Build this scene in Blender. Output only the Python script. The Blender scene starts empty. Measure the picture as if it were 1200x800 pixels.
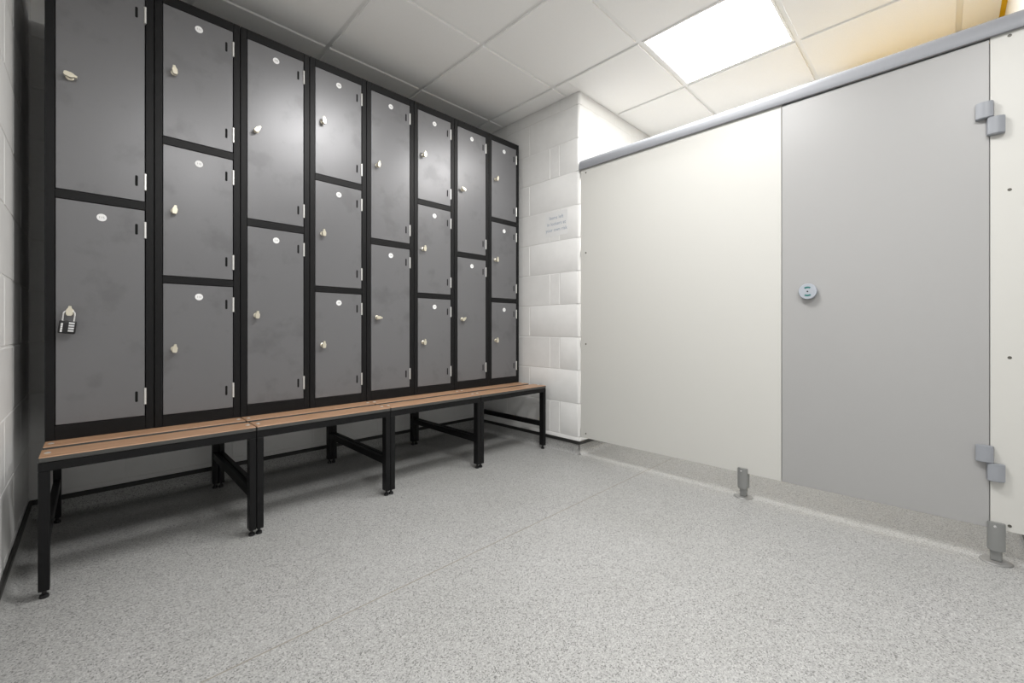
import bpy, bmesh, math, random
from mathutils import Vector, Matrix
random.seed(7)
R = math.radians
scene = bpy.context.scene
COL = scene.collection

# ------------------------------------------------------------------ camera
YAW = 45.37
CAM_Z = 0.8474
cam_d = bpy.data.cameras.new('camera')
cam = bpy.data.objects.new('camera', cam_d)
COL.objects.link(cam)
cam.location = (0, 0, CAM_Z)
cam.rotation_euler = (R(90), 0, R(YAW - 90))
cam_d.sensor_width = 36.0
cam_d.lens = 499.91 / 1200 * 36
cam_d.shift_x = -0.66 / 1200
cam_d.shift_y = -15.28 / 1200
cam_d.clip_start = 0.02
scene.camera = cam

# ------------------------------------------------------------------ world, exposure, lamp strength
w = bpy.data.worlds.new('world')
scene.world = w
w.use_nodes = True
w.node_tree.nodes['Background'].inputs[0].default_value = (0.9, 0.95, 1.0, 1)
w.node_tree.nodes['Background'].inputs[1].default_value = 0.05
vs = scene.view_settings
vs.view_transform = 'Standard'
vs.look = 'None'
vs.gamma = 1.0
vs.use_curve_mapping = False
vs.exposure = 1.36
PANEL_WATTS = 12.0            # emission of the ceiling light diffusers

# ------------------------------------------------------------------ dimensions
XL, XR, YB = -0.196, 2.333, 2.83        # wall with the door side, pier wall, wall behind the lockers
YC = 1.725                               # corner of the pier, start of the cubicle
YS = -0.215                              # wall that ends the cubicle
XC = 3.345                               # wall at the back of the cubicle
YF = -3.0                                # wall behind the camera
H = 2.445                                # ceiling grid
X0, D, W = -0.1194, 2.2415, 0.3          # lockers: start, front plane, width
ZB, ZT = 0.440, 2.217                    # lockers: bottom, top
YBF = 1.973                              # bench front
GX = [0.951 + 0.608 * k for k in range(-2, 6)]
GY = [2.442 - 0.6235 * k for k in range(0, 10)]

# ------------------------------------------------------------------ materials
def mat(name, col, rough=0.5, metal=0.0, spec=0.5):
    m = bpy.data.materials.new(name)
    m.use_nodes = True
    b = m.node_tree.nodes['Principled BSDF']
    b.inputs['Base Color'].default_value = (*col, 1)
    b.inputs['Roughness'].default_value = rough
    b.inputs['Metallic'].default_value = metal
    b.inputs['Specular IOR Level'].default_value = spec
    return m

def nodes(m):
    nt = m.node_tree
    return nt, nt.nodes['Principled BSDF'], nt.nodes.new, nt.links.new

def tex_coord(m, kind='Object', scale=(1, 1, 1)):
    nt, b, N, L = nodes(m)
    tc = N('ShaderNodeTexCoord')
    mp = N('ShaderNodeMapping')
    mp.inputs['Scale'].default_value = scale
    if kind == 'World':
        g = N('ShaderNodeNewGeometry')
        L(g.outputs['Position'], mp.inputs['Vector'])
    else:
        L(tc.outputs[kind], mp.inputs['Vector'])
    return mp.outputs['Vector']

def add_noise(m, scale, detail, c0, c1, p0, p1, vec, rough=0.6):
    nt, b, N, L = nodes(m)
    n = N('ShaderNodeTexNoise')
    n.inputs['Scale'].default_value = scale
    n.inputs['Detail'].default_value = detail
    n.inputs['Roughness'].default_value = rough
    L(vec, n.inputs['Vector'])
    r = N('ShaderNodeValToRGB')
    r.color_ramp.elements[0].position = p0
    r.color_ramp.elements[1].position = p1
    r.color_ramp.elements[0].color = (*c0, 1)
    r.color_ramp.elements[1].color = (*c1, 1)
    L(n.outputs['Fac'], r.inputs['Fac'])
    return n, r

def mixmul(m, a, bsock, fac=1.0):
    nt, b, N, L = nodes(m)
    x = N('ShaderNodeMix')
    x.data_type = 'RGBA'
    x.blend_type = 'MULTIPLY'
    x.inputs['Factor'].default_value = fac
    L(a, x.inputs[6]); L(bsock, x.inputs[7])
    return x.outputs[2]

def bump(m, height, strength, dist=0.002):
    nt, b, N, L = nodes(m)
    bp = N('ShaderNodeBump')
    bp.inputs['Strength'].default_value = strength
    bp.inputs['Distance'].default_value = dist
    L(height, bp.inputs['Height'])
    L(bp.outputs['Normal'], b.inputs['Normal'])

# speckled safety vinyl
M_FLOOR = mat('speckled_vinyl', (0.3, 0.3, 0.3), 0.42, 0, 0.4)
v = tex_coord(M_FLOOR, 'World')
nt, b, N, L = nodes(M_FLOOR)
vo = N('ShaderNodeTexVoronoi')
vo.inputs['Scale'].default_value = 330
vo.inputs['Randomness'].default_value = 1.0
L(v, vo.inputs['Vector'])
sp = N('ShaderNodeSeparateColor')
L(vo.outputs['Color'], sp.inputs['Color'])
r1 = N('ShaderNodeValToRGB')
els = r1.color_ramp.elements
els[0].position = 0.0; els[0].color = (0.15, 0.15, 0.147, 1)
els[1].position = 1.0; els[1].color = (0.50, 0.50, 0.493, 1)
for p_, c_ in ((0.07, 0.18), (0.16, 0.295), (0.55, 0.365), (0.85, 0.42)):
    e_ = els.new(p_); e_.color = (c_, c_, c_ * 0.985, 1)
L(sp.outputs['Red'], r1.inputs['Fac'])
n2, r2 = add_noise(M_FLOOR, 1.6, 4, (0.92, 0.92, 0.91), (1, 1, 1), 0.3, 0.6, v)
c = mixmul(M_FLOOR, r1.outputs['Color'], r2.outputs['Color'])
L(c, b.inputs['Base Color'])

# painted block
M_BLOCK = mat('white_block_paint', (0.78, 0.775, 0.755), 0.45)
v = tex_coord(M_BLOCK, 'World')
nt, b, N, L = nodes(M_BLOCK)
n1, r1 = add_noise(M_BLOCK, 9, 6, (0.77, 0.767, 0.755), (0.81, 0.807, 0.797), 0.35, 0.65, v)
L(r1.outputs['Color'], b.inputs['Base Color'])
n2, r2 = add_noise(M_BLOCK, 60, 4, (0, 0, 0), (1, 1, 1), 0.3, 0.7, v)
bump(M_BLOCK, n2.outputs['Fac'], 0.12, 0.003)
M_MORTAR = mat('white_mortar_paint', (0.77, 0.767, 0.755), 0.6)
M_PLASTER = mat('white_wall_paint', (0.90, 0.90, 0.89), 0.5)
v = tex_coord(M_PLASTER, 'World')
n2, r2 = add_noise(M_PLASTER, 60, 4, (0, 0, 0), (1, 1, 1), 0.3, 0.7, v)
bump(M_PLASTER, n2.outputs['Fac'], 0.1, 0.003)

M_TILE = mat('ceiling_tile_board', (0.74, 0.735, 0.72), 0.8, 0, 0.2)
v = tex_coord(M_TILE, 'World')
nt, b, N, L = nodes(M_TILE)
n1, r1 = add_noise(M_TILE, 700, 2, (0.90, 0.897, 0.888), (0.94, 0.937, 0.928), 0.4, 0.6, v)
L(r1.outputs['Color'], b.inputs['Base Color'])
M_GRID = mat('white_grid_metal', (0.88, 0.88, 0.87), 0.4)

M_BLACK = mat('black_powder_coat', (0.007, 0.007, 0.0075), 0.42, 0, 0.2)
M_GAP = mat('painted_dark', (0.006, 0.006, 0.006), 0.8, 0, 0.2)
M_CAP = mat('black_capping', (0.018, 0.018, 0.017), 0.5)

M_DOOR = mat('grey_powder_coat', (0.135, 0.135, 0.140), 0.3, 0.30, 0.6)
v = tex_coord(M_DOOR, 'World')
nt, b, N, L = nodes(M_DOOR)
n1, r1 = add_noise(M_DOOR, 7, 5, (0.84, 0.84, 0.84), (1, 1, 1), 0.34, 0.46, v)
n2, r2 = add_noise(M_DOOR, 900, 2, (0.150, 0.150, 0.156), (0.167, 0.167, 0.174), 0.4, 0.6, v)
c = mixmul(M_DOOR, r2.outputs['Color'], r1.outputs['Color'])
L(c, b.inputs['Base Color'])
rr = N('ShaderNodeMapRange')
rr.inputs['From Min'].default_value = 0.3; rr.inputs['From Max'].default_value = 0.7
rr.inputs['To Min'].default_value = 0.36; rr.inputs['To Max'].default_value = 0.32
L(n1.outputs['Fac'], rr.inputs['Value']); L(rr.outputs['Result'], b.inputs['Roughness'])
bump(M_DOOR, n2.outputs['Fac'], 0.05, 0.0005)

M_LATCH = mat('warm_nickel', (0.78, 0.73, 0.60), 0.28, 0.75)
M_STEEL = mat('zinc_steel', (0.78, 0.78, 0.76), 0.3, 0.75)
M_CHROME = mat('bright_chrome', (0.85, 0.85, 0.85), 0.15, 1.0)
M_DISC = mat('white_number_disc', (0.86, 0.86, 0.86), 0.4)
M_INK = mat('grey_number_ink', (0.22, 0.22, 0.22), 0.6)
M_PADLOCK = mat('black_padlock_shell', (0.008, 0.008, 0.009), 0.3)
M_SILVER = mat('silver_dial', (0.70, 0.71, 0.72), 0.35, 0.4)

# varnished wood
M_WOOD = mat('varnished_redwood', (0.42, 0.22, 0.11), 0.38)
v = tex_coord(M_WOOD, 'World', (1.2, 26, 26))
nt, b, N, L = nodes(M_WOOD)
n1, r1 = add_noise(M_WOOD, 4, 6, (0.34, 0.195, 0.113), (0.48, 0.29, 0.178), 0.3, 0.7, v)
L(r1.outputs['Color'], b.inputs['Base Color'])
M_EDGE = mat('dark_board_edge', (0.055, 0.055, 0.052), 0.45)

M_CREAM = mat('cream_laminate', (0.615, 0.610, 0.580), 0.42)
M_GREY = mat('pale_grey_laminate', (0.385, 0.383, 0.382), 0.36)
M_ALU = mat('satin_grey_rail', (0.29, 0.30, 0.325), 0.5, 0.1)
M_HINGE = mat('grey_hinge_plastic', (0.30, 0.315, 0.345), 0.42)
M_LEG = mat('grey_leg_metal', (0.30, 0.305, 0.30), 0.35, 0.45)
M_FOOT = mat('dull_foot_plate', (0.30, 0.30, 0.295), 0.4, 0.5)
M_SCREW = mat('dull_brown_screw', (0.12, 0.115, 0.10), 0.4, 0.5)
M_LOCK = mat('pale_blue_lock', (0.40, 0.43, 0.48), 0.35)
M_TEAL = mat('dark_teal_mark', (0.02, 0.16, 0.15), 0.5)
M_YELLOW = mat('yellow_paint', (0.95, 0.58, 0.005), 0.4)
M_FILM = mat('clear_notice_film', (0.785, 0.787, 0.785), 0.4)
M_INKBLUE = mat('grey_blue_lettering', (0.33, 0.38, 0.46), 0.6)
M_WELD = mat('beige_weld_rod', (0.27, 0.25, 0.215), 0.5)

M_LAMP = bpy.data.materials.new('lit_diffuser')
M_LAMP.use_nodes = True
nt = M_LAMP.node_tree
nt.nodes.clear()
em = nt.nodes.new('ShaderNodeEmission')
em.inputs['Color'].default_value = (1.0, 0.99, 0.972, 1)
em.inputs['Strength'].default_value = PANEL_WATTS
ou = nt.nodes.new('ShaderNodeOutputMaterial')
nt.links.new(em.outputs[0], ou.inputs[0])

# ------------------------------------------------------------------ builders
def tag(o, label=None, cat=None, group=None, kind=None):
    if label: o['label'] = label
    if cat: o['category'] = cat
    if group: o['group'] = group
    if kind: o['kind'] = kind
    return o

def empty(name, loc=(0, 0, 0)):
    o = bpy.data.objects.new(name, None)
    o.empty_display_size = 0.05
    o.location = loc
    COL.objects.link(o)
    return o

def link(name, me, parent=None, loc=None, rot=None):
    o = bpy.data.objects.new(name, me)
    COL.objects.link(o)
    if parent is not None:
        o.parent = parent
    if loc is not None: o.location = loc
    if rot is not None: o.rotation_euler = rot
    return o

def mesh(name, bm, mats, smooth=False):
    bmesh.ops.recalc_face_normals(bm, faces=bm.faces)
    me = bpy.data.meshes.new(name)
    bm.to_mesh(me); bm.free()
    for m in (mats if isinstance(mats, (list, tuple)) else [mats]):
        me.materials.append(m)
    if smooth:
        for p in me.polygons: p.use_smooth = True
        try: me.set_sharp_from_angle(angle=R(35))
        except Exception: pass
    return me

def bx(bm, x0, x1, y0, y1, z0, z1, bev=0.0, seg=1, mi=0):
    r = bmesh.ops.create_cube(bm, size=1.0)
    vs_ = r['verts']
    for q in vs_:
        q.co = Vector((x0 + (q.co.x + .5) * (x1 - x0), y0 + (q.co.y + .5) * (y1 - y0), z0 + (q.co.z + .5) * (z1 - z0)))
    fs = set(f for q in vs_ for f in q.link_faces)
    for f in fs: f.material_index = mi
    if bev > 0:
        es = list(set(e for q in vs_ for e in q.link_edges))
        bmesh.ops.bevel(bm, geom=es, offset=bev, segments=seg, affect='EDGES', profile=0.5, clamp_overlap=True)

def cyl(bm, p0, p1, r0, r1=None, n=16, mi=0, cap=True):
    p0, p1 = Vector(p0), Vector(p1)
    if r1 is None: r1 = r0
    d = p1 - p0
    q = d.to_track_quat('Z', 'Y').to_matrix().to_4x4()
    mtx = Matrix.Translation((p0 + p1) / 2) @ q
    r = bmesh.ops.create_cone(bm, cap_ends=cap, cap_tris=False, segments=n, radius1=r0, radius2=r1, depth=d.length, matrix=mtx)
    for f in set(f for v_ in r['verts'] for f in v_.link_faces): f.material_index = mi

def prism(bm, pts, axis, a0, a1, mi=0):
    """extrude a polygon; axis 'x': pts are (y,z); 'y': pts are (x,z); 'z': pts are (x,y)"""
    def P(p, a):
        return {'x': (a, p[0], p[1]), 'y': (p[0], a, p[1]), 'z': (p[0], p[1], a)}[axis]
    A = [bm.verts.new(P(p, a0)) for p in pts]
    B = [bm.verts.new(P(p, a1)) for p in pts]
    fs = [bm.faces.new(A), bm.faces.new(list(reversed(B)))]
    n = len(pts)
    for i in range(n):
        fs.append(bm.faces.new((A[i], B[i], B[(i + 1) % n], A[(i + 1) % n])))
    for f in fs: f.material_index = mi
    return A + B

def lathe(bm, prof, n=20, mi=0, mtx=Matrix()):
    """prof: (radius, height) from bottom to top around z"""
    rings = []
    for r_, h in prof:
        if r_ < 1e-6:
            rings.append([bm.verts.new(mtx @ Vector((0, 0, h)))])
        else:
            rings.append([bm.verts.new(mtx @ Vector((r_ * math.cos(2 * math.pi * k / n), r_ * math.sin(2 * math.pi * k / n), h))) for k in range(n)])
    for a, b_ in zip(rings, rings[1:]):
        for k in range(n):
            k2 = (k + 1) % n
            if len(a) == 1 and len(b_) == 1: continue
            if len(a) == 1: f = bm.faces.new((a[0], b_[k2], b_[k]))
            elif len(b_) == 1: f = bm.faces.new((a[k], a[k2], b_[0]))
            else: f = bm.faces.new((a[k], a[k2], b_[k2], b_[k]))
            f.material_index = mi

def tube(bm, pts, r_, n=10, mi=0):
    pts = [Vector(p) for p in pts]
    rings = []
    for i, p in enumerate(pts):
        t = (pts[min(i + 1, len(pts) - 1)] - pts[max(i - 1, 0)]).normalized()
        q = t.to_track_quat('Z', 'Y').to_matrix()
        rings.append([bm.verts.new(p + q @ Vector((r_ * math.cos(2 * math.pi * k / n), r_ * math.sin(2 * math.pi * k / n), 0))) for k in range(n)])
    for a, b_ in zip(rings, rings[1:]):
        best = min(range(n), key=lambda s: (a[0].co - b_[s].co).length)
        for k in range(n):
            f = bm.faces.new((a[k], a[(k + 1) % n], b_[(k + 1 + best) % n], b_[(k + best) % n])); f.material_index = mi
    bm.faces.new(rings[0]).material_index = mi
    bm.faces.new(rings[-1]).material_index = mi

def text_bm(bm, body, size, mtx, mi=0, extrude=0.0003, line=1.0):
    cu = bpy.data.curves.new('lettering', 'FONT')
    cu.body = body; cu.size = size; cu.align_x = 'CENTER'; cu.align_y = 'CENTER'
    cu.extrude = extrude; cu.space_line = line; cu.resolution_u = 3
    o = bpy.data.objects.new('lettering', cu)
    COL.objects.link(o)
    bpy.context.view_layer.update()
    me = o.evaluated_get(bpy.context.evaluated_depsgraph_get()).to_mesh()
    k0 = len(bm.verts)
    tmp = bmesh.new(); tmp.from_mesh(me)
    vv = [bm.verts.new(mtx @ q.co) for q in tmp.verts]
    for f in tmp.faces:
        try:
            nf = bm.faces.new([vv[q.index] for q in f.verts]); nf.material_index = mi
        except ValueError: pass
    tmp.free()
    bpy.data.objects.remove(o)
    bpy.data.curves.remove(cu)

# ------------------------------------------------------------------ floor
bm = bmesh.new()
bx(bm, XL - 0.15, XC + 0.15, YF - 0.15, YB + 0.15, -0.12, 0.0)
floor = tag(link('floor', mesh('floor', bm, M_FLOOR)), kind='structure')
bm = bmesh.new()
bx(bm, XL + 0.02, 3.4, 1.248, 1.252, -0.002, 0.0004)
link('weld_seam', mesh('weld_seam', bm, M_WELD), floor)

# ------------------------------------------------------------------ walls of painted blocks
COURSE = 0.2245
ZS = [0.339 - 2 * COURSE + COURSE * k for k in range(13)]      # joint heights
J = 0.0045
_block_cache = {}
def block_mesh(l, h, t=0.05):
    key = (round(l, 3), round(h, 3))
    if key not in _block_cache:
        bm = bmesh.new()
        bx(bm, 0, l, 0, t, 0, h, 0.003, 1)
        _block_cache[key] = mesh('block', bm, M_BLOCK)
    return _block_cache[key]

def lay_blocks(parent, origin, direction, length, rotz, joints_even, joints_odd, skip_last=None, zmax=H + 0.1):
    """blocks along a wall; local x runs along the wall, local -y faces the room"""
    for k in range(len(ZS) - 1):
        z0, z1 = max(ZS[k], 0.0), min(ZS[k + 1], zmax)
        if z1 - z0 < 0.03: continue
        js = joints_even if k % 2 == 0 else joints_odd
        cuts = [0.0] + [j for j in js if 0.02 < j < length - 0.02] + [length]
        for a, b_ in zip(cuts, cuts[1:]):
            if b_ - a < 0.02: continue
            o = link('block', block_mesh(b_ - a - J, z1 - z0 - J), parent)
            o.location = Vector(origin) + Vector(direction) * (a + J / 2) + Vector((0, 0, z0 + J / 2))
            o.rotation_euler = (0, 0, rotz)

def wall_box(name, x0, x1, y0, y1, m=M_PLASTER, z1=H + 0.12):
    bm = bmesh.new()
    bx(bm, x0, x1, y0, y1, -0.05, z1)
    return tag(link(name, mesh(name, bm, m)), kind='structure')

REC = 0.0016
# wall behind the lockers
wb = wall_box('wall_back', XL - 0.2, XR + 0.2, YB + REC, YB + 0.2, M_MORTAR)
Lb = XR - XL
lay_blocks(wb, (XL, YB, 0), (1, 0, 0), Lb, 0, [0.10 + 0.44 * k for k in range(7)], [0.32 + 0.44 * k for k in range(7)])
# wall at the camera's side
wl = wall_box('wall_left', XL - 0.2, XL - REC, YF - 0.2, YB + 0.2, M_MORTAR)
Ll = YB - 0.3
lay_blocks(wl, (XL, 0.3, 0), (0, 1, 0), Ll, R(90), [Ll - 0.30 - 0.44 * k for k in range(6, -1, -1)], [Ll - 0.08 - 0.44 * k for k in range(6, -1, -1)])
bm = bmesh.new()
bx(bm, XL - 0.01, XL, YF, 0.3 - J, 0.0, H)
link('render_coat', mesh('render_coat', bm, M_PLASTER), wl)
bm = bmesh.new()
cyl(bm, (XL - 0.004, 1.955, 1.955), (XL + 0.0015, 1.955, 1.955), 0.009, n=12)
pl = link('wall_plug', mesh('wall_plug', bm, mat('grey_plug', (0.10, 0.10, 0.10), 0.6)), wl)

# pier: front face X=XR, return face Y=YC, rounded corner blocks
bm = bmesh.new()
bx(bm, XR + REC, XR + 0.2, YC + 0.03, YB + 0.2, -0.05, H + 0.12)
bx(bm, XR + 0.03, XC + 0.2, YC + REC, YC + 0.2, -0.05, H + 0.12)
wr = tag(link('wall_right', mesh('wall_right', bm, M_MORTAR)), kind='structure')
RAD = 0.022
def corner_block(ly, lx, h):
    t = 0.05
    bm = bmesh.new()
    pts = []
    for k in range(7):                       # rounded outer corner at local (0,0)
        a = math.pi + (math.pi / 2) * k / 6
        pts.append((RAD + RAD * math.cos(a), RAD + RAD * math.sin(a)))
    pts += [(lx - .004, 0), (lx, .004), (lx, t), (t, t), (t, ly), (.004, ly), (0, ly - .004)]
    prism(bm, pts, 'z', 0, h)
    es = [e for e in bm.edges if abs(e.verts[0].co.z - e.verts[1].co.z) < 1e-6]
    bmesh.ops.bevel(bm, geom=es, offset=0.0015, segments=1, affect='EDGES', clamp_overlap=True)
    return mesh('corner_block', bm, M_BLOCK, True)
Lp = YB - YC
for k in range(len(ZS) - 1):
    z0, z1 = max(ZS[k], 0), min(ZS[k + 1], H + 0.1)
    if z1 - z0 < 0.03: continue
    odd = (k + 1) % 2
    ly, lx = (0.168, 0.44) if not odd else (0.455, 0.215)
    key = ('corner', odd, round(z1 - z0, 3))
    if key not in _block_cache: _block_cache[key] = corner_block(ly - J / 2, lx - J / 2, z1 - z0 - .003)
    link('corner_block', _block_cache[key], wr, (XR, YC, z0 + .0015))
    cuts = [ly] + ([0.255, 0.695] if not odd else [0.895]) + [Lp]
    for a, b_ in zip(cuts, cuts[1:]):
        o = link('block', block_mesh(b_ - a - J, z1 - z0 - J), wr, (XR, YC + b_ - J / 2, z0 + J / 2), (0, 0, R(-90)))
    x = lx
    while x < XC - XR - 0.02:
        b_ = min(x + 0.44, XC - XR)
        link('block', block_mesh(b_ - x - J, z1 - z0 - J), wr, (XR + b_ - J / 2, YC, z0 + J / 2), (0, 0, R(180)))
        # rotated by 180 the block would face +y, so it is turned about its own length below
        x = b_
for o in wr.children:
    if o.name.startswith('block') and abs(o.rotation_euler.z - R(180)) < 1e-3:
        o.rotation_euler.z = 0
        o.location.x -= o.data.vertices[0].co.x * 0 + max(q.co.x for q in o.data.vertices)

# remaining shell
wall_box('wall_cubicle_back', XC, XC + 0.2, YS - 0.2, YC)
ws = wall_box('wall_cubicle_side', XR, XC, YS - 0.2, YS)
wall_box('wall_right_near', XR, XR + 0.2, YF - 0.2, YS - 0.2)
wall_box('wall_front', XL, XR, YF - 0.2, YF)
# unseen yellow panel, added to bounce a warm tint onto the cubicle ceiling
bm = bmesh.new()
bx(bm, XC - 0.012, XC, YS + 0.004, 0.45, 1.40, 2.43, 0.002)
tag(link('trim_1', mesh('yellow_bounce', bm, M_YELLOW)), kind='structure')

# ------------------------------------------------------------------ coved skirting with capping strip
def cove(name, axis, a0, a1, base, sgn):
    """axis: direction it runs along; base: wall plane; sgn: into the room"""
    bm = bmesh.new()
    rr, t, h = 0.028, 0.004, 0.068
    pts = [(base, 0.0), (base + sgn * (t + rr), 0.0)]
    for k in range(7):
        a = (math.pi / 2) * k / 6
        pts.append((base + sgn * (t + rr - rr * math.sin(a)), 0.0006 + rr - rr * math.cos(a)))
    pts += [(base + sgn * t, h), (base, h)]
    if axis == 'x': prism(bm, [(p[0], p[1]) for p in pts], 'x', a0, a1)
    else: prism(bm, pts, 'y', a0, a1)
    o = tag(link(name, mesh(name, bm, M_FLOOR, True)), kind='structure')
    bm = bmesh.new()
    lo, hi = sorted((base, base + sgn * 0.011))
    if axis == 'x': bx(bm, a0, a1, lo, hi, h, h + 0.022, 0.003)
    else: bx(bm, lo, hi, a0, a1, h, h + 0.022, 0.003)
    link('capping_strip', mesh('capping_strip', bm, M_CAP), o)
    return o
cove('baseboard_back', 'x', XL, XR, YB, -1)
cove('baseboard_left', 'y', YF, YB, XL, 1)
cove('baseboard_right', 'y', YC - 0.004, YB, XR, -1)
cove('baseboard_cubicle_left', 'x', XR - 0.004, XC, YC, -1)
cove('baseboard_cubicle_right', 'x', XR - 0.004, XC, YS, 1)
cove('baseboard_cubicle_back', 'y', YS, YC, XC, -1)

# ------------------------------------------------------------------ ceiling: slab, T-bars, tegular tiles, perimeter angle
bm = bmesh.new()
bx(bm, XL - 0.2, XC + 0.2, YF - 0.2, YB + 0.2, H + 0.06, H + 0.16)
ceil = tag(link('ceiling', mesh('ceiling', bm, M_TILE)), kind='structure')
xs = [XL] + [x for x in GX if XL + 0.05 < x < XC - 0.05] + [XC]
ys = [YF] + sorted(y for y in GY if YF + 0.05 < y < YB - 0.05) + [YB]
def in_room(x, y):
    if x < XR: return True
    return YS < y < YC
for x in xs[1:-1]:
    y0, y1 = (YF, YB) if x < XR else (YS, YC)
    bm = bmesh.new(); bx(bm, x - 0.016, x + 0.016, y0, y1, H, H + 0.03)
    link('grid_bar', mesh('grid_bar', bm, M_GRID), ceil)
for y in ys[1:-1]:
    bm = bmesh.new(); bx(bm, XL, XC if YS < y < YC else XR, y - 0.016, y + 0.016, H + 0.0004, H + 0.0296)
    link('grid_bar', mesh('grid_bar', bm, M_GRID), ceil)

LAMPS = [(4, 2), (2, 2), (1, 4)]         # cells (column, row from the locker wall) that hold a light panel
def cell(i, j):
    return GX_[i], GX_[i + 1], GY_[j + 1], GY_[j]
GX_ = [0.951 + 0.608 * k for k in range(-2, 5)]
GY_ = [2.442 - 0.6235 * k for k in range(0, 9)]
lamp_cells = []
for (i, j) in LAMPS:
    lamp_cells.append((GX_[i], GX_[i + 1], GY_[j + 1], GY_[j]))
_tile_cache = {}
def tile_mesh(lx, ly):
    key = (round(lx, 3), round(ly, 3))
    if key not in _tile_cache:
        bm = bmesh.new()
        bx(bm, 0, lx, 0, ly, -0.010, 0.012, 0.0012)
        _tile_cache[key] = mesh('ceiling_tile', bm, M_TILE)
    return _tile_cache[key]
def is_lamp(cx_, cy_):
    return any(a < cx_ < b_ and c_ < cy_ < d for a, b_, c_, d in lamp_cells)
E_ = 0.0120
for xa, xb in zip(xs, xs[1:]):
    for ya, yb in zip(ys, ys[1:]):
        if is_lamp((xa + xb) / 2, (ya + yb) / 2): continue
        x0 = xa + (E_ if xa != XL else 0.020); x1 = xb - (E_ if xb != XC else 0.020)
        y0 = ya + (E_ if ya != YF else 0.020); y1 = yb - (E_ if yb != YB else 0.020)
        pieces = [(x0, x1, y0, y1)]
        if xa < XR < xb:      # the pier and the end wall cut this column
            pieces = []
            if y1 > YC:  pieces.append((x0, XR - 0.020, max(y0, YC - 0.020 if y0 < YC else y0), y1))
            if y0 < YC and y1 > YS:
                pieces.append((x0, x1, max(y0, YS + 0.020), min(y1, YC - 0.020)))
            if y0 < YS: pieces.append((x0, XR - 0.020, y0, min(y1, YS + 0.020)))
        elif xa >= XR:
            pieces = [(x0, x1, max(y0, YS + 0.020), min(y1, YC - 0.020))]
        for (p0, p1, q0, q1) in pieces:
            if p1 - p0 < 0.02 or q1 - q0 < 0.02: continue
            link('ceiling_tile', tile_mesh(p1 - p0, q1 - q0), ceil, (p0, q0, H))
n_trim = 2
def angle(x0, x1, y0, y1, m=M_GRID):
    global n_trim
    bm = bmesh.new(); bx(bm, x0, x1, y0, y1, H - 0.0015, H + 0.0015)
    tag(link('trim_%d' % n_trim, mesh('perimeter_angle', bm, m)), kind='structure'); n_trim += 1
T = 0.022
angle(XL, XR, YB - T, YB); angle(XL, XL + T, YF, YB - T); angle(XR - T, XR, YC - T, YB - T)
angle(XR, XC, YC - T, YC); angle(XR - T, XC - T, YS, YS + T, M_YELLOW); angle(XC - T, XC, YS + T, YC - T)
angle(XL + T, XR, YF, YF + T); angle(XR - T, XR, YF + T, YS)

# ------------------------------------------------------------------ ceiling light panels
LAMP_LABELS = {
    (4, 2): 'bright square ceiling light panel above the cubicle door',
    (2, 2): 'square ceiling light panel in front of the third and fourth lockers',
    (1, 4): 'square ceiling light panel over the open floor, beside the long block wall',
}
for (i, j) in LAMPS:
    x0, x1, y0, y1 = GX_[i], GX_[i + 1], GY_[j + 1], GY_[j]
    if x0 < XL: x0 = XL + 0.012
    t = empty('ceiling_light', ((x0 + x1) / 2, (y0 + y1) / 2, H))
    tag(t, LAMP_LABELS[(i, j)], 'ceiling light', 'square ceiling light panels')
    hx, hy = (x1 - x0) / 2 - E_ - 0.0005, (y1 - y0) / 2 - E_ - 0.0005
    bm = bmesh.new()
    f = 0.011
    for (a, b_, c_, d) in ((-hx, hx, -hy, -hy + f), (-hx, hx, hy - f, hy), (-hx, -hx + f, -hy + f, hy - f), (hx - f, hx, -hy + f, hy - f)):
        bx(bm, a, b_, c_, d, -0.007, 0.02)
    link('frame', mesh('frame', bm, M_GRID), t)
    bm = bmesh.new()
    q = [bm.verts.new(p) for p in ((-hx + f, -hy + f, -0.004), (-hx + f, hy - f, -0.004), (hx - f, hy - f, -0.004), (hx - f, -hy + f, -0.004))]
    bm.faces.new(q)
    me = bpy.data.meshes.new('diffuser'); bm.normal_update(); bm.to_mesh(me); bm.free(); me.materials.append(M_LAMP)
    link('diffuser', me, t)
    bm = bmesh.new(); bx(bm, -hx + f, hx - f, -hy + f, hy - f, 0.0, 0.02)
    link('housing', mesh('housing', bm, M_GRID), t)

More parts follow.
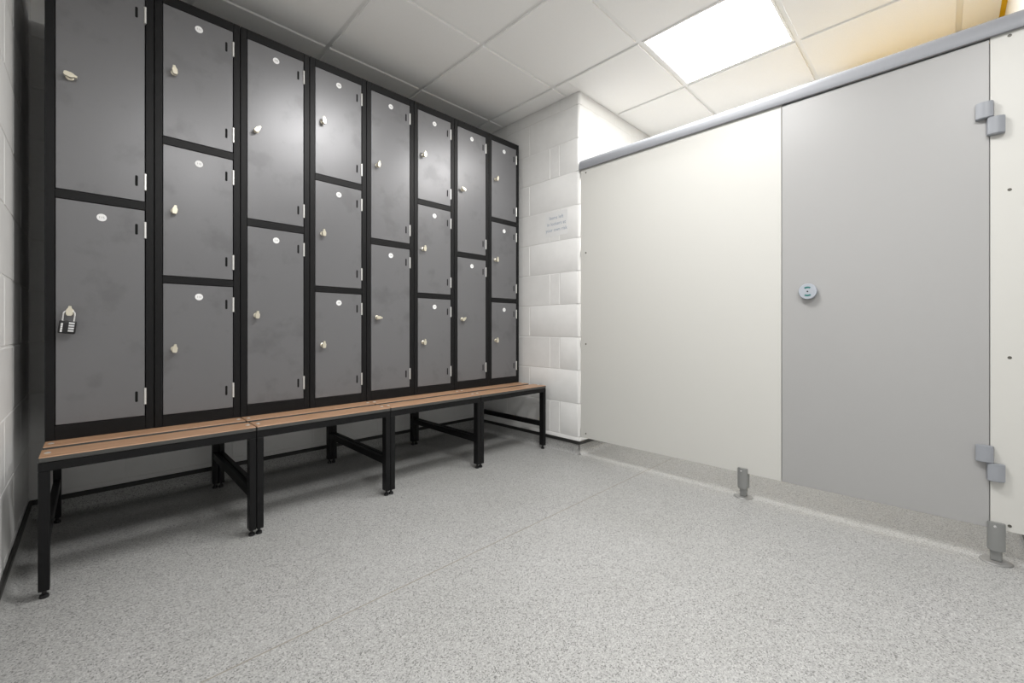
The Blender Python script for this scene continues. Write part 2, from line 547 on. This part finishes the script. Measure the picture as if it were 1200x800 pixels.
# ------------------------------------------------------------------ changing benches that carry the lockers
YBR = 2.745
_bench_mesh = {}
def bench_parts():
    P = []
    LW, LD = 0.025, 0.040
    def part(name, bm, m, loc=(0, 0, 0), smooth=False): P.append((name, mesh(name, bm, m, smooth), loc, []))
    g = 0.0008
    xa, xb = g, 0.6 - g
    # rails of the top frame
    bm = bmesh.new(); bx(bm, xa, xb, YBF + .002, YBF + .027, 0.400, 0.428, .0015); part('front_rail', bm, M_BLACK)
    bm = bmesh.new(); bx(bm, xa, xb, YBR - .027, YBR - .002, 0.400, 0.4395, .0015); part('rear_rail', bm, M_BLACK)
    bm = bmesh.new(); bx(bm, xa, xb, D + .004, D + .029, 0.400, 0.4395, .0015); part('middle_rail', bm, M_BLACK)
    for s in (0, 1):
        x0, x1 = (xa, xa + LW) if s == 0 else (xb - LW, xb)
        bm = bmesh.new(); bx(bm, x0, x1, YBF + .027, D + .004, 0.400, 0.428, .0015); bx(bm, x0, x1, D + .029, YBR - .027, 0.400, 0.4395, .0015)
        part('side_rail', bm, M_BLACK)
        bm = bmesh.new(); bx(bm, x0 + .002, x1 - .002, YBF + .002 + LD, YBR - .002 - LD, 0.158, 0.192, .0015); part('cross_rail', bm, M_BLACK)
        for y in (YBF + .002, YBR - .002 - LD):
            bm = bmesh.new(); bx(bm, x0, x1, y, y + LD, 0.026, 0.400, .0018)
            foot = bmesh.new()
            lathe(foot, [(0, 0), (.0112, 0), (.0119, .004), (.0105, .010), (.006, .013), (.005, .028), (0, .028)], 18)
            P.append(('leg', mesh('leg', bm, M_BLACK), (0, 0, 0), [('levelling_foot', mesh('levelling_foot', foot, M_PADLOCK, True), ((x0 + x1) / 2, y + LD / 2, 0))]))
    # boards
    for (y0, y1) in ((YBF, 2.093), (2.138, D - 0.002)):
        bm = bmesh.new()
        bx(bm, xa + .001, xb - .001, y0, y1, 0.4285, 0.446, .0025, 2)
        for f in bm.faces:
            f.material_index = 0 if f.normal.z > 0.3 else 1
        me = mesh('seat_board', bm, [M_WOOD, M_EDGE])
        scr = []
        for x in (xa + .018, xb - .018):
            s = bmesh.new()
            lathe(s, [(0, -.004), (.0085, -.004), (.0085, .0006), (.006, .0022), (.002, .0025), (.0015, .0012), (0, .0012)], 14)
            yy = (y0 + y1) / 2
            scr.append(('screw', mesh('screw', s, M_STEEL, True), (x, yy, 0.446)))
        P.append(('seat_board', me, (0, 0, 0), scr))
    return P
BP = bench_parts()
BENCH_LABELS = [
    'black steel changing bench with two brown boards, under the padlocked locker',
    'black steel changing bench with two brown boards, second from the padlocked end',
    'black steel changing bench with two brown boards, third from the padlocked end',
    'black steel changing bench with two brown boards, touching the pier with the notice',
]
for k in range(4):
    b_ = empty('changing_bench', (X0 + 0.6 * k, 0, 0))
    tag(b_, BENCH_LABELS[k], 'bench', 'changing benches below the lockers')
    for (name, me, loc, subs) in BP:
        o = link(name, me, b_, loc)
        for (n2_, me2, loc2) in subs:
            link(n2_, me2, o, loc2)

# ------------------------------------------------------------------ lockers
LDEP = 0.49
Z2 = [(0.500, 1.317), (1.353, 2.174)]
Z3 = [(0.494, 1.032), (1.065, 1.601), (1.636, 2.176)]
def carcass(zs):
    bm = bmesh.new()
    g = 0.0012
    xa, xb = g, W - g
    yf = 0.0
    # front frame members
    sb = 0.0012
    bx(bm, xa, 0.0255, yf, yf + .03, ZB, ZT, sb)
    bx(bm, 0.2735, xb, yf, yf + .03, ZB, ZT, sb)
    edges = [ZB] + [z for pr in zs for z in pr] + [ZT]
    for a, b_ in zip(edges[0::2], edges[1::2]):
        lo = a if a == ZB else a + .0018
        hi = b_ if b_ == ZT else b_ - .0018
        bx(bm, 0.0255, 0.2735, yf + .0002, yf + .03, lo, hi, sb)
    # cabinet behind the frame
    bx(bm, xa, xb, yf + .03, yf + LDEP, ZB, ZT, 0.001)
    return mesh('carcass', bm, M_BLACK)
def door_mesh(z0, z1):
    bm = bmesh.new()
    bx(bm, 0.0275, 0.2708, 0.0008, 0.018, z0, z1, 0.0012)
    return mesh('door', bm, M_DOOR)
def recess_mesh(z0, z1):
    bm = bmesh.new(); bx(bm, 0.0256, 0.2734, 0.019, 0.0295, z0 - .0016, z1 + .0016)
    return bm
def slot_mesh():
    bm = bmesh.new()
    pts = []
    for k in range(9):
        a = math.pi * k / 8
        pts.append((.0042 * math.cos(a), .017 + .0042 * math.sin(a)))
    for k in range(9):
        a = math.pi + math.pi * k / 8
        pts.append((.0042 * math.cos(a), -.017 + .0042 * math.sin(a)))
    prism(bm, pts, 'y', -0.0004, 0.002)  # raised pill, no opening; the hole's inner shade is put into its dark colour
    return mesh('vent_slot', bm, M_GAP)
def hinge_mesh():
    bm = bmesh.new()
    for a, b_ in ((-.0325, -.0112), (-.0108, .0108), (.0112, .0325)):
        cyl(bm, (0, 0, a), (0, 0, b_), 0.0042, n=12)
    bx(bm, -.0012, .0012, 0, .012, -.0325, .0325)
    return mesh('hinge', bm, M_STEEL, True)
def latch_mesh():
    bm = bmesh.new()
    lathe(bm, [(0, 0), (.0115, 0), (.0115, .002), (.0085, .0035), (.0065, .0045), (.0065, .016), (0, .016)], 18, mtx=Matrix.Rotation(R(90), 4, 'X'))
    pts = [(-.0052, .024), (.0052, .024), (.0058, .014), (.0125, .006), (.0115, -.013), (.007, -.0185), (-.007, -.0185), (-.0115, -.013), (-.0125, .006), (-.0058, .014)]
    vv = prism(bm, [(p[0] * .74, p[1] * .84) for p in pts], 'y', -.027, -.015)
    es = list(set(e for q in vv for e in q.link_edges if all(x in vv for x in e.verts)))
    bmesh.ops.bevel(bm, geom=es, offset=.0009, segments=1, affect='EDGES', clamp_overlap=True)
    return mesh('latch', bm, M_LATCH, True)
CARC = {2: carcass(Z2), 3: carcass(Z3)}
DOORS = {z: door_mesh(*z) for z in Z2 + Z3}
RECESS = {}
SLOT, HINGE, LATCH = slot_mesh(), hinge_mesh(), latch_mesh()
def number_mesh(txt):
    bm = bmesh.new()
    lathe(bm, [(0, 0), (.0140, 0), (.0140, .0008), (.0134, .0012), (0, .0012)], 28, mi=0, mtx=Matrix.Rotation(R(90), 4, 'X'))
    text_bm(bm, txt, 0.0112, Matrix.Translation((0, -.0013, 0)) @ Matrix.Rotation(R(90), 4, 'X'), 1, 0.0002)
    bmesh.ops.recalc_face_normals(bm, faces=bm.faces)
    return mesh('number_disc', bm, [M_DISC, M_INK])

LOCKERS = [
    (2, ['115', '114'], 'tall black two-door locker at the block wall, padlock on its lower grey door'),
    (3, ['113', '112', '111'], 'tall black three-door locker directly beside the padlocked one'),
    (2, ['110', '109'], 'tall black two-door locker whose upper latch is turned aslant, third from the padlocked end'),
    (3, ['108', '107', '106'], 'tall black three-door locker numbered 106 to 108, fourth from the padlocked end'),
    (2, ['105', '104'], 'tall black two-door locker whose lower latch lies flat, fifth from the padlocked end'),
    (3, ['103', '102', '101'], 'tall black three-door locker third from the pier with the notice'),
    (2, ['100', '99'], 'tall black two-door locker next to last before the pier with the notice'),
    (3, ['98', '97', '96'], 'tall black three-door locker standing against the pier with the notice'),
]
LATCH_TURN = {(0, 1): 100, (0, 0): 4, (1, 2): -8, (1, 1): 6, (1, 0): 5, (2, 1): 40, (2, 0): 3, (3, 2): -4, (3, 1): -3, (3, 0): 2,
              (4, 1): 6, (4, 0): 94, (5, 2): 6, (5, 1): 5, (5, 0): 4, (6, 1): -65, (6, 0): 55, (7, 2): 10, (7, 1): 6, (7, 0): 5}
for k, (n, nums, lab) in enumerate(LOCKERS):
    t = empty('locker', (X0 + W * k, D, 0))
    tag(t, lab, 'locker', 'lockers along the wall')
    link('carcass', CARC[n], t)
    for q, z in enumerate(Z2 if n == 2 else Z3):
        d = link('door', DOORS[z], t)
        z0, z1 = z
        for zc in (z1 - .078, z0 + .078):
            link('hinge', HINGE, d, (0.2722, 0.0006, zc))
            link('vent_slot', SLOT, d, (0.246, 0.0008, zc))
        link('latch', LATCH, d, (0.063, 0.0008, (z0 + z1) / 2), (0, R(LATCH_TURN.get((k, q), 4)), 0))
        if not (k == 0 and q == 1 and False):
            link('number_disc', number_mesh(nums[q]), d, (0.147, 0.0008, z1 - 0.050))

# ------------------------------------------------------------------ padlock
t = empty('padlock', (X0 + 0.063, D - 0.021, (0.500 + 1.317) / 2 - 0.004))
tag(t, 'black combination padlock with four silver dials, hanging from the first lower latch', 'padlock')
t.rotation_euler = (0, R(6), 0)
bm = bmesh.new(); bx(bm, -.022, .022, -.014, .009, -.076, -.030, .003, 2)
body = link('body', mesh('body', bm, M_PADLOCK, True), t)
bm = bmesh.new()
pts = [(-.0145, 0, -.032), (-.0145, 0, -.006)] + [(-.0145 * math.cos(a), 0, -.006 + .0145 * math.sin(a)) for a in [math.pi * q / 10 for q in range(1, 10)]] + [(.0145, 0, -.006), (.0145, 0, -.032)]
tube(bm, pts, .003, 10)
link('shackle', mesh('shackle', bm, M_CHROME, True), t)
for q in range(4):
    bm = bmesh.new()
    cyl(bm, (.003, -.0125, -.038 - .0092 * q), (.0175, -.0125, -.038 - .0092 * q), .0036, n=14)
    link('dial', mesh('dial', bm, M_SILVER, True), t)
bm = bmesh.new()
for q in range(6):
    bx(bm, -.0165, -.0115, -.0143, -.0138, -.0395 - .0055 * q - .004, -.0395 - .0055 * q)
link('white_lettering', mesh('white_lettering', bm, M_DISC), body)

# ------------------------------------------------------------------ cubicle front
XP = XR            # front plane
cub = empty('shower_cubicle', (XP, 0.7, 0))
tag(cub, 'cubicle front with cream panels, pale grey door and grey head rail on two legs', 'cubicle')
def cl(name, bm, m, parent=cub, smooth=False):
    me = mesh(name, bm, m, smooth)
    o = link(name, me, parent)
    o.location = Vector((-XP, -0.7, 0)) if parent is cub else (0, 0, 0)
    return o
ZP0, ZRB, ZRT = 0.121, 1.905, 1.973
PT = 0.014
bm = bmesh.new(); bx(bm, XP, XP + PT, 0.5455, YC - 0.012, ZP0, ZRB + .03, 0.001)
panel = cl('side_panel', bm, M_CREAM); panel['label'] = 'wide cream panel beside the pier'
bm = bmesh.new(); bx(bm, XP, XP + PT, YS + 0.006, -0.1165, ZP0, ZRB + .03, 0.001)
pil = cl('pilaster', bm, M_CREAM); pil['label'] = 'narrow cream panel carrying the hinges'
bm = bmesh.new(); bx(bm, XP - .001, XP + PT - .001, -0.1145, 0.5430, ZP0, ZRB - .004, 0.0012)
door = cl('door', bm, M_GREY); door['label'] = 'pale grey cubicle door'
bm = bmesh.new(); bx(bm, XP + PT + .001, XP + PT + .010, -0.150, -0.085, ZP0 + .01, ZRB - .01, 0.001); cl('door_stop', bm, M_ALU)
bm = bmesh.new(); bx(bm, XP + PT + .001, XP + PT + .010, 0.515, 0.575, ZP0 + .01, ZRB - .01, 0.001); cl('door_stop', bm, M_ALU)
# head rail: rounded profile over the panels
pts = [(XP - .016, ZRB), (XP - .018, ZRB + .004), (XP - .018, ZRB + .036), (XP - .012, ZRB + .050), (XP - .002, ZRB + .062), (XP + .008, ZRT),
       (XP + .026, ZRT), (XP + .034, ZRT - .010), (XP + .034, ZRB), (XP + PT + .003, ZRB), (XP + PT + .003, ZRB + .032), (XP - .004, ZRB + .032), (XP - .004, ZRB)]
bm = bmesh.new()
# prism along y uses (x, z) pairs
prism(bm, pts, 'y', YS + 0.004, YC - 0.010)
cl('head_rail', bm, M_ALU, smooth=True)
# hinges: an upper block on the door and a lower block on the pilaster
def hinge(zc):
    for (y0, y1, z0, z1, lean) in ((-0.126, -0.080, zc + .001, zc + .060, 0), (-0.152, -0.1065, zc - .064, zc - .001, 1)):
        bm = bmesh.new()
        xo = XP - .001
        if not lean:
            pts = [(xo, y1), (xo - .022, y1 - .002), (xo - .026, y1 - .008), (xo - .026, y0 + .012), (xo - .023, y0 + .003), (xo - .016, y0), (xo - .004, y0)]
            pts = [(xo, y1), (xo - .018, y1), (xo - .026, y1 - .014), (xo - .027, y0 + .014), (xo - .022, y0 + .003), (xo - .004, y0), (xo - .004, -0.116), (xo, -0.116)]
        else:
            pts = [(xo - .004, y1), (xo - .022, y1 - .003), (xo - .027, y1 - .014), (xo - .026, y0 + .014), (xo - .018, y0), (xo + .001, y0), (xo + .001, -0.120), (xo - .004, -0.120)]
        prism(bm, pts, 'z', z0, z1)
        es = [e for e in bm.edges if abs(e.verts[0].co.z - e.verts[1].co.z) < 1e-6]
        bmesh.ops.bevel(bm, geom=es, offset=.0025, segments=2, affect='EDGES', clamp_overlap=True)
        cl('hinge_block', bm, M_HINGE, smooth=True)
    bm = bmesh.new(); cyl(bm, (XP - .014, -0.1155, zc - .030), (XP - .014, -0.1155, zc + .030), .008, n=16)
    cl('hinge_pin', bm, M_HINGE, smooth=True)
hinge(1.611); hinge(0.361)
# lock with indicator
lock_c = Vector((XP - .001, 0.436, 1.015))
mrot = Matrix.Translation(lock_c) @ Matrix.Rotation(R(-90), 4, 'Y')
bm = bmesh.new()
lathe(bm, [(0, 0), (.029, 0), (.029, .008), (.0345, .010), (.0355, .013), (.0355, .024), (.0335, .027), (0, .0275)], 36, mtx=mrot)
lk = cl('indicator_lock', bm, M_LOCK, door, True)
bm = bmesh.new()
for s in (1, -1):
    inner, outer = .0150, .0220
    arc = [math.pi / 2 * s + R(a) for a in range(-38, 39, 8)]
    pts = [(outer * math.cos(a), outer * math.sin(a)) for a in arc] + [(inner * math.cos(a), inner * math.sin(a)) for a in reversed(arc)]
    # the face looks along -x: (y, z) offsets
    pp = [(lock_c.y + p[0], lock_c.z + p[1]) for p in pts]
    prism(bm, pp, 'x', lock_c.x - .0281, lock_c.x - .0272)
cl('indicator_mark', bm, M_TEAL, door)
bm = bmesh.new(); cyl(bm, (lock_c.x - .0284, lock_c.y, lock_c.z), (lock_c.x - .0268, lock_c.y, lock_c.z), .0032, n=12)
cl('lock_screw', bm, M_GAP, door)
# legs
for yl in (0.713, -0.131):
    bm = bmesh.new()
    pr = []
    for a in range(-60, 61, 12):                       # bowed front face
        pr.append((XP - .004 - .014 * math.cos(R(a)) + .001, yl + .0222 * math.sin(R(a)) / math.sin(R(60))))
    pr += [(XP + PT + .012, yl + .0222), (XP + PT + .012, yl - .0222)]
    prism(bm, pr, 'z', 0.046, 0.147)
    es = [e for e in bm.edges if abs(e.verts[0].co.z - e.verts[1].co.z) < 1e-6]
    bmesh.ops.bevel(bm, geom=es, offset=.002, segments=2, affect='EDGES', clamp_overlap=True)
    leg = cl('leg', bm, M_LEG, smooth=True)
    bm = bmesh.new(); bx(bm, XP - .004, XP + .024, yl - .015, yl + .015, 0.006, 0.050, .003)
    cl('leg_stem', bm, M_LEG, leg, True)
    bm = bmesh.new(); lathe(bm, [(0, 0), (.043, 0), (.043, .002), (.040, .0045), (.012, .0065), (0, .0065)], 30, mtx=Matrix.Translation((XP + .008, yl, 0)))
    cl('foot_plate', bm, M_FOOT, leg, True)
    bm = bmesh.new(); lathe(bm, [(0, 0), (.0045, 0), (.004, .0018), (0, .0025)], 12, mtx=Matrix.Translation((XP - .016, yl + .004, 0.134)) @ Matrix.Rotation(R(-90), 4, 'Y'))
    cl('leg_screw', bm, M_CHROME, leg, True)
# fixing screws and wall brackets
for y, zs_ in ((1.672, (0.150, 0.744, 1.349, 1.880)), (-0.163, (0.142, 0.743, 1.343, 1.893))):
    for z in zs_:
        bm = bmesh.new(); lathe(bm, [(0, 0), (.0055, 0), (.0048, .0014), (.002, .0018), (.0015, .0008), (0, .0008)], 14, mtx=Matrix.Translation((XP, y, z)) @ Matrix.Rotation(R(-90), 4, 'Y'))
        cl('fixing_screw', bm, M_SCREW, smooth=True)
        yw = YC if y > 1 else YS
        s = -1 if y > 1 else 1
        bm = bmesh.new()
        a, b_ = sorted((yw + s * .002, yw + s * .075)); bx(bm, XP + PT, XP + PT + .003, a, b_, z - .02, z + .02)
        a, b_ = sorted((yw, yw + s * .003)); bx(bm, XP + PT, XP + PT + .04, a, b_, z - .02, z + .02)
        cl('wall_bracket', bm, M_STEEL)

# ------------------------------------------------------------------ notice on the pier
t = empty('wall_notice', (XR, 1.924, 1.586))
tag(t, 'small clear notice with three lines of grey-blue lettering on the pier', 'notice')
bm = bmesh.new(); bx(bm, -.0006, 0, -.100, .100, -.085, .085)
link('film', mesh('film', bm, M_FILM), t)
bm = bmesh.new()
text_bm(bm, 'Items left\nin lockers at\nyour own risk', 0.034, Matrix.Translation((-.0009, 0, 0.002)) @ Matrix.Rotation(R(-90), 4, 'Z') @ Matrix.Rotation(R(90), 4, 'X'), 0, 0.0002, 1.25)
link('lettering', mesh('lettering', bm, M_INKBLUE), t)
